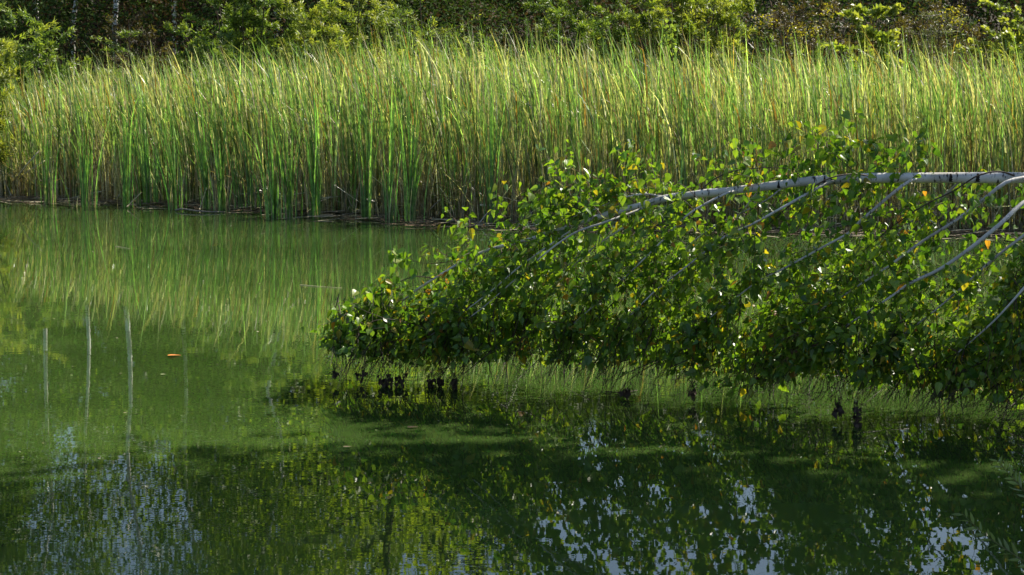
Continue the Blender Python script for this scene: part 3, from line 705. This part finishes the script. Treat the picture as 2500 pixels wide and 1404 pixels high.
# brown weeds in the shade of the bank
rw = np.random.default_rng(21); n = 9000
x = rw.uniform(-11, 12, n); y = shore(x) + rw.uniform(7.6, 13, n); z = ground_z(x, y) - .02; a = rw.random((n, 1))
base = np.where(rw.random((n, 1)) < 0.6, BRN * 0.75 * (0.5 + a), np.array((0.07, 0.09, 0.025)) * (0.6 + a))
V, Fq, C = blades(None, x, y, z, rw.uniform(0.4, 1.5, n), rw.uniform(0.008, 0.02, n), rw.normal(0, .14, (n, 2)), rw.uniform(-1.3, 1.3, n), rw.normal(0, .8, n), np.where(rw.random(n) < .3, .7, 0), base * .7, base, 4)
tag(obj('bank_weeds', V, Fq, M_reed, col=C), 'tall brown weeds in the shade of the bank behind the reeds', 'weeds', kind='stuff')
# goldenrod-like stalks
def goldenrod(px, py, Y, lab, seed):
    r2 = np.random.default_rng(seed); c = P(px, py, Y); gz = max(0, float(ground_z(np.array(c[0]), np.array(Y)))); H = c[2] - gz
    root = empty('flowering_weed', (c[0], Y, gz)); tag(root, lab, 'weed', 'yellow flowering weeds behind the reeds')
    mb = MB(); q = spline([(0, 0, 0), (r2.normal(0, .04), 0, H * .5), (r2.normal(0, .06), 0, H)], 7); mb.tube(q, np.linspace(.006, .003, 7), 4, np.array((.12, .12, .04)), cap=False)
    mb.build('stalk', M_twig, root)
    n = 70; pos = q[-1] + np.stack([r2.normal(0, .09, n), r2.normal(0, .09, n), r2.normal(-.06, .06, n)], -1)
    X, Yv, Z = rotmats(n, r2.uniform(0, 6.28, n), r2.normal(.3, .5, n), r2.normal(0, 1, n))
    V, Fq, C = scatter(TL_V, TL_F, pos, X, Yv, Z, r2.uniform(.025, .045, n), np.tile((.30, .27, .03), (n, 1))); obj('flower_head', V, Fq, M_willow, root, C)['kind'] = 'stuff'
    n = 60; t = r2.uniform(1, 6, n); i = t.astype(int).clip(0, 5); pos = q[i] + (q[i + 1] - q[i]) * (t - i)[:, None]
    X, Yv, Z = rotmats(n, r2.uniform(0, 6.28, n), r2.normal(.3, .3, n), r2.normal(0, .6, n))
    V, Fq, C = scatter(NL_V, NL_F, pos, X, Yv, Z, r2.uniform(.07, .12, n), np.tile((.10, .13, .03), (n, 1))); obj('leaves', V, Fq, M_willow, root, C)
goldenrod(1985, 62, 30.4, 'yellow flowering weed left of the small bright shrub', 1)
goldenrod(1872, 40, 30.4, 'yellow-topped weed beside the tall sunlit willow', 2)
goldenrod(2362, 42, 30.0, 'yellow flowering weed right of the grey twiggy shrub', 3)
goldenrod(2330, 20, 30.8, 'higher yellow flowering weed above the grey twiggy shrub', 4)
goldenrod(2035, 20, 31.0, 'yellow flowering weed high in the brown weeds', 5)
goldenrod(1930, 70, 30.2, 'short yellow flowering weed over the low green shrub', 6)

ru = np.random.default_rng(33); n = 95000
x = ru.uniform(-13, 14, n); y = ru.uniform(34.2, 38.5, n)
top = 2.3 + 0.25 * (y - 34) + .25 * np.sin(x * 1.3) + .2 * np.sin(x * 3.1 + y)
z = ground_z(x, y) + ru.random(n) ** .7 * (top - ground_z(x, y)).clip(.3, 4)
X, Yv, Z = rotmats(n, ru.uniform(0, 6.28, n), ru.normal(.1, .6, n), ru.normal(0, .9, n)); a = ru.random((n, 1))
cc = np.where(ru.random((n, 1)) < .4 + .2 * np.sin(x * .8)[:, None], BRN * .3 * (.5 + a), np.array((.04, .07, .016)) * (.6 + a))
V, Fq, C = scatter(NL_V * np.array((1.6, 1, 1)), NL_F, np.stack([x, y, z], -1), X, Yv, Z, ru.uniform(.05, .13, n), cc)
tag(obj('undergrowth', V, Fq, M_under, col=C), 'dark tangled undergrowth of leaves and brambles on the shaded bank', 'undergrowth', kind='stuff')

# ------------------------------------------------------------------ trees on the far bank (their mirror images fill the water)
def tree_data(seed, H, crown_lo, crown_r, nleaf, cols, lsize, bark, trunk_r, droop=0.0, sparse=False):
    r2 = np.random.default_rng(seed)
    tb = MB(); sway = r2.normal(0, 0.035 * H, 2)
    wob = [(sway[0] * 1.3 * u + r2.normal(0, .10), sway[1] * u + r2.normal(0, .10), H * u) for u in (.12, .24, .36, .48, .6, .72, .85)]
    q = spline([(0, 0, -.3)] + wob + [(sway[0] * 1.3, sway[1], H * .98)], 14)
    tb.tube(q, trunk_r * (1 - 0.9 * np.linspace(0, 1, 14)), 7)
    lb = MB(); ends = []
    nb = 26
    for k in range(nb):
        u = crown_lo + (0.97 - crown_lo) * (k + r2.random()) / nb; b = q[0] * (1 - u) + q[-1] * u
        i = min(int(u * 13), 12); b = q[i] + (q[i + 1] - q[i]) * (u * 13 - i)
        v = (u - crown_lo) / (1 - crown_lo); rad = crown_r * (math.sin(math.pi * min(1, 0.18 + 0.80 * v)) ** 0.7) * r2.uniform(.6, 1.1)
        a_ = k * 2.4 + r2.normal(0, .4); e = b + np.array((math.cos(a_) * rad, math.sin(a_) * rad, rad * (0.45 - droop)))
        m = (b + e) / 2 + np.array((0, 0, rad * (.12 + droop * .5)))
        qq = spline([b, m, e], 7); lb.tube(qq, np.linspace(trunk_r * .28, .008, 7), 4, cap=False)
        for j in range(6 if sparse else 9):
            i = int(r2.integers(2, 7)); ends.append(qq[i] + r2.normal(0, 0.16 * crown_r, 3) + np.array((0, 0, -droop * .3)))
    ends = np.array(ends)
    k = r2.integers(0, len(ends), nleaf); spread = (0.10 if sparse else 0.15) * crown_r
    pos = ends[k] + r2.normal(0, 1, (nleaf, 3)) * np.array((spread, spread, spread * (1.1 + droop)))
    X, Yv, Z = rotmats(nleaf, r2.uniform(0, 6.28, nleaf), r2.normal(-.3, .6, nleaf), r2.normal(0, .9, nleaf))
    a_ = r2.random((nleaf, 1)); tone = r2.uniform(.65, 1.35, len(ends))[k][:, None]
    cc = (np.array(cols[0]) * (1 - a_) + np.array(cols[1]) * a_) * tone
    V, Fq, C = scatter(TL_V, TL_F, pos, X, Yv, Z, r2.uniform(.7, 1.3, nleaf) * lsize, cc)
    return (tb.data('trunk', bark, True), lb.data('branches', bark), mesh_data('crown', V, Fq, M_treeleaf, C))
def spruce_data(seed, H, rad):
    r2 = np.random.default_rng(seed); tb = MB(); tb.tube([(0, 0, -.3), (0, 0, H * .5), (0, 0, H)], [H * .014, H * .009, .01], 7)
    P_, Ya, Pi, Sc = [], [], [], []
    lb = MB()
    for k in range(150):
        u = (k + r2.random()) / 150; z = H * (0.10 + .89 * u); rr = rad * (1 - u) ** .85 * r2.uniform(.75, 1.1) + .08
        a_ = k * 2.4; e = np.array((math.cos(a_) * rr, math.sin(a_) * rr, z - rr * .25)); b = np.array((0, 0, z))
        lb.tube([b, e], [.02 * (1 - u) + .006, .005], 4, cap=False)
        m = int(20 + 70 * rr); t = r2.random((m, 1)) ** .8
        P_.append(b * (1 - t) + e * t + r2.normal(0, .07, (m, 3)) * (0.4 + rr)); Ya.append(math.pi / 2 - a_ + r2.normal(0, .8, m)); Pi.append(r2.normal(-.35, .35, m))
    pos = np.concatenate(P_); n = len(pos); X, Yv, Z = rotmats(n, np.concatenate(Ya), np.concatenate(Pi), r2.normal(0, .8, n))
    a_ = r2.random((n, 1)); cc = np.array((.018, .04, .015)) * (1 - a_) + np.array((.035, .065, .022)) * a_
    V, Fq, C = scatter(NL_V * np.array((1.2, 1, 1)), NL_F, pos, X, Yv, Z, r2.uniform(.10, .2, n), cc)
    return (tb.data('trunk', M_darkbark, True), lb.data('branches', M_darkbark), mesh_data('crown', V, Fq, M_treeleaf, C))
def put(name, data, x, y, rot, s, lab, cat='tree', group=None):
    root = empty(name, (x, y, float(ground_z(np.array(x), np.array(y))) - .05)); root.rotation_euler.z = rot; root.scale = (s, s, s)
    tag(root, lab, cat, group)
    for nm, d in zip(('trunk', 'branches', 'crown'), data):
        o = bpy.data.objects.new(nm, d); COL.objects.link(o); o.parent = root
    return root
def X_at(px, Y): return (px - 1250) / F * Y
TC = [(.12, .20, .03), (.22, .31, .05)]; TD = [(.06, .11, .02), (.11, .17, .03)]; TY = [(.26, .38, .04), (.40, .50, .06)]
D_birch = [tree_data(31, 11.5, 0.42, 1.8, 6200, TC, .085, M_bark_far, .062, .35, True), tree_data(32, 11.0, 0.45, 1.7, 5600, TC, .085, M_bark_far, .052, .35, True)]
D_green = [tree_data(41, 11.5, 0.16, 2.5, 14000, TY, .11, M_darkbark, .16), tree_data(42, 7.2, 0.10, 2.1, 11000, TC, .11, M_darkbark, .12)]
D_dark = [tree_data(51, 11.5, 0.12, 2.5, 15000, TD, .11, M_darkbark, .18), tree_data(52, 7.0, 0.08, 2.3, 12000, TD, .11, M_darkbark, .13)]
D_spruce = spruce_data(61, 10.0, 1.9)
GB = 'trees on the far bank'
for i, (px, Y, s, lab) in enumerate(((95, 38.2, .95, 'leftmost thin birch mirrored in the lower left water'), (190, 37.6, .96, 'thin birch mirrored left of the boldest white trunk'),
                                    (298, 37.2, .98, 'birch with the boldest white trunk mirrored in the left water'), (688, 38.0, .96, 'thin birch mirrored left of the bright green reflection'),
                                    (440, 42, 1.0, 'faint thin birch mirrored left of the dark reflection'))):
    put('standing_birch', D_birch[i % 2], X_at(px, Y), Y, (.2, 1.1, 4.4, 2.9, 3.8)[i], s, lab, 'tree', GB)
for i, (nm, dat, px, Y, s, lab) in enumerate((
        ('broadleaf_tree', D_dark[0], -120, 41, 1.05, 'dark broad tree mirrored along the left edge of the water'),
        ('broadleaf_tree', D_dark[0], 625, 44.5, 1.1, 'dark tree mirrored at the bottom left of centre'),
        ('broadleaf_tree', D_green[0], 900, 38.5, 1.0, 'bright green tree mirrored left of the picture middle'),
        ('broadleaf_tree', D_dark[0], 2010, 43, 0.75, 'dark tree mirrored under the right half of the fallen birch'),
        ('broadleaf_tree', D_green[1], 1130, 40.5, .8, 'rounded green tree mirrored below the birch tip'),
        ('broadleaf_tree', D_dark[1], 1330, 41, .66, 'low dark tree mirrored right of the rounded green one'),
        ('broadleaf_tree', D_dark[1], 1560, 42, .62, 'low dark tree mirrored below the middle of the fallen birch'),
        ('broadleaf_tree', D_green[1], 1760, 41, .62, 'low green tree mirrored below the fallen birch'),
        ('broadleaf_tree', D_dark[1], 2230, 42, .66, 'low dark tree mirrored at the lower right'),
        ('broadleaf_tree', D_dark[1], 2480, 41.5, .7, 'low dark tree mirrored at the right edge'),
        ('broadleaf_tree', D_dark[1], 60, 43, .52, 'low dark tree behind the leftmost thin birch'),
        ('broadleaf_tree', D_dark[1], 300, 44, .5, 'low dark tree behind the boldest white birch trunk'),
        ('broadleaf_tree', D_green[1], 480, 43, .8, 'low green tree behind the faint thin birch'),
        ('broadleaf_tree', D_dark[1], 760, 44, 1.0, 'low dark tree behind the bright green one'),
        ('broadleaf_tree', D_dark[1], 2760, 42, 1.2, 'dark tree just beyond the right edge of the far bank'),
        ('broadleaf_tree', D_dark[0], -420, 43, 1.0, 'tall dark tree just beyond the left edge of the far bank'))):
    put(nm, dat, X_at(px, Y), Y, 1.3 * i, s, lab, 'tree', GB)
for i, (px, Y, s) in enumerate(((1075, 46, .93), (1165, 45, .86), (1250, 46.5, .9))):
    put('spruce_tree', D_spruce, X_at(px, Y), Y, i * 1.7, s, ['pointed spruce mirrored at the bottom left of the middle', 'shorter middle spruce of the mirrored three', 'pointed spruce mirrored at the bottom right of the other two'][i], 'tree', GB)
# far wood closing the horizon
fw = np.random.default_rng(91); n = 190000
x = fw.uniform(-24, 26, n); y = fw.uniform(48, 53, n); gz = ground_z(x, y)
pxw = 1250 + x / y * F
ry = np.interp(pxw, [-900, -100, 20, 70, 120, 400, 450, 520, 960, 1020, 1290, 1340, 1500, 1700, 1900, 2000, 2120, 2250, 2700], [1300, 1450, 1370, 1150, 1105, 1110, 1230, 1450, 1450, 1290, 1280, 1120, 1060, 1090, 1120, 1260, 1150, 1060, 1100])
ztop = (ry - 80) / F * y - CH + .5 * np.sin(x * 2.3) + .35 * np.sin(x * 5.1 + y)
z = gz + fw.random(n) ** .85 * np.maximum(ztop - gz, .5)
X, Yv, Z = rotmats(n, fw.uniform(0, 6.28, n), fw.normal(-.3, .6, n), fw.normal(0, .9, n)); a = fw.random((n, 1))
V, Fq, C = scatter(TL_V, TL_F, np.stack([x, y, z], -1), X, Yv, Z, fw.uniform(.11, .26, n), np.array(TD[0]) * (1 - a) + np.array(TD[1]) * a)
tag(obj('far_wood', V, Fq, M_treeleaf, col=C), 'dark undergrowth of the wood behind the bank', 'wood', kind='stuff')
# trees on the right bank, beyond the frame, that the birch fell from; their crowns shade the near water
D_tall = tree_data(71, 16.0, 0.40, 2.9, 22000, TD, .19, M_darkbark, .2)
for i, (x, y, sc_, lab) in enumerate(((6.7, 12.15, .89, 'tall tree with its crown over the water on the right bank'),
                                (7.75, 12.75, 1.07, 'tallest tree on the right bank beside the fallen birch trunk'), (9.6, 12.5, 1.28, 'tall tree on the right bank farthest from the water'),
                                (6.7, 10.6, .82, 'tall tree on the right bank nearest the viewer'))):
    put('bank_tree', D_tall, x, y, i * 2.1, sc_, lab, 'tree', 'trees on the right bank')

# ------------------------------------------------------------------ small floating things
def floating_leaf(px, py, col, lab, sc_=0.07, yaw=1.4):
    X, Yv, Z = rotmats(1, np.array([yaw]), np.array([0.03]), np.array([0.05])); p = W(px, py, 0.006)
    V, Fq, C = scatter(BL_V * np.array((1, 1, .4)), BL_F, np.zeros((1, 3)), X, Yv, Z, [sc_], np.array([col])); o = obj('floating_leaf', V, Fq, M_litter, col=C); o.location = p
    tag(o, lab, 'leaf', 'leaves floating on the pond')
floating_leaf(409, 868, (0.45, 0.16, 0.03), 'orange leaf floating alone on the left water', 0.09)
floating_leaf(994, 1043, (0.20, 0.12, 0.07), 'brown leaf floating on the dark water below the birch tip', 0.06)
floating_leaf(838, 1091, (0.16, 0.12, 0.07), 'small dull leaf floating left of the brown one', 0.045)
floating_leaf(392, 914, (0.35, 0.36, 0.2), 'tiny pale fleck floating below the orange leaf', 0.035)
stem('floating_straw', [W(732, 695, .004), W(775, 699, .004), W(834, 703, .004)], 0.003, TAN, 'thin straw floating level on the open water left of the birch', 'straw', 'straws floating on the pond')
stem('floating_straw', [W(282, 601, .004), W(318, 607, .004)], 0.003, TAN, 'short straw floating near the left reeds', 'straw', 'straws floating on the pond')
stem('floating_twig', [W(1478, 956, .006), W(1520, 958, .01), W(1556, 953, .006)], 0.004, DK, 'thin dark twig floating below the birch centre', 'twig')

rf = np.random.default_rng(8); n = 260
x = rf.uniform(-5, 5, n); y = rf.uniform(7.8, 22.5, n); X, Yv, Z = rotmats(n, rf.uniform(0, 6.28, n), rf.normal(0, .05, n), rf.normal(0, .1, n))
cc = np.where(rf.random((n, 1)) < .5, TAN * .6, np.array((.12, .16, .04))) * rf.uniform(.4, 1.1, (n, 1))
V, Fq, C = scatter(TL_V, TL_F, np.stack([x, y, np.full(n, .006)], -1), X, Yv, Z, rf.uniform(.008, .028, n), cc)
tag(obj('floating_flecks', V, Fq, M_litter, col=C), 'tiny pale leaf flecks scattered over the open water', 'flecks', kind='stuff')
# willow sprigs of the near bank at the lower right
def sprig(pts, Y0, lab, nl, seed):
    r2 = np.random.default_rng(seed); q = np.array([P(a_, b_, Y0) for a_, b_ in pts]); root = empty('willow_sprig', q[0]); tag(root, lab, 'branch', 'willow sprigs at the near bank')
    q = spline(q - q[0], 14); mb = MB(); mb.tube(q, np.linspace(.0025, .001, 14), 5, np.array((.12, .11, .05)), cap=False); mb.build('stem', M_twig, root, True)
    t = np.linspace(1.0, 12.9, nl)
    for k, u in enumerate(t):
        i = min(int(u), 12); p = q[i] + (q[i + 1] - q[i]) * (u - i); d = q[i + 1] - q[i]; d /= np.linalg.norm(d)
        side = 1 if k % 2 else -1; perp = np.array((-d[2], 0, d[0])) * side
        yv = d * .75 + perp * r2.uniform(.4, .8) + np.array((0, r2.normal(0, .25), 0)); yv /= np.linalg.norm(yv)
        x0 = np.cross(yv, np.array((0, 1, 0)) + r2.normal(0, .5, 3)); x0 /= np.linalg.norm(x0); z0 = np.cross(x0, yv); s_ = r2.uniform(.055, .085) * Y0 / 8 * (1 - .35 * (k / nl))
        V, Fq, C = scatter(NL_V, NL_F, p[None], x0[None], yv[None], z0[None], [s_], np.array([(0.17, 0.23, .10)])); obj('leaf', V, Fq, M_willow, root, C)
sprig([(2600, 1290), (2530, 1235), (2485, 1180), (2435, 1125)], 7.2, 'upper willow sprig with silvery narrow leaves at the lower right edge', 22, 3)
sprig([(2620, 1480), (2540, 1400), (2470, 1350), (2410, 1310), (2350, 1255)], 7.0, 'lower willow sprig with dark narrow leaves in the bottom right corner', 26, 4)
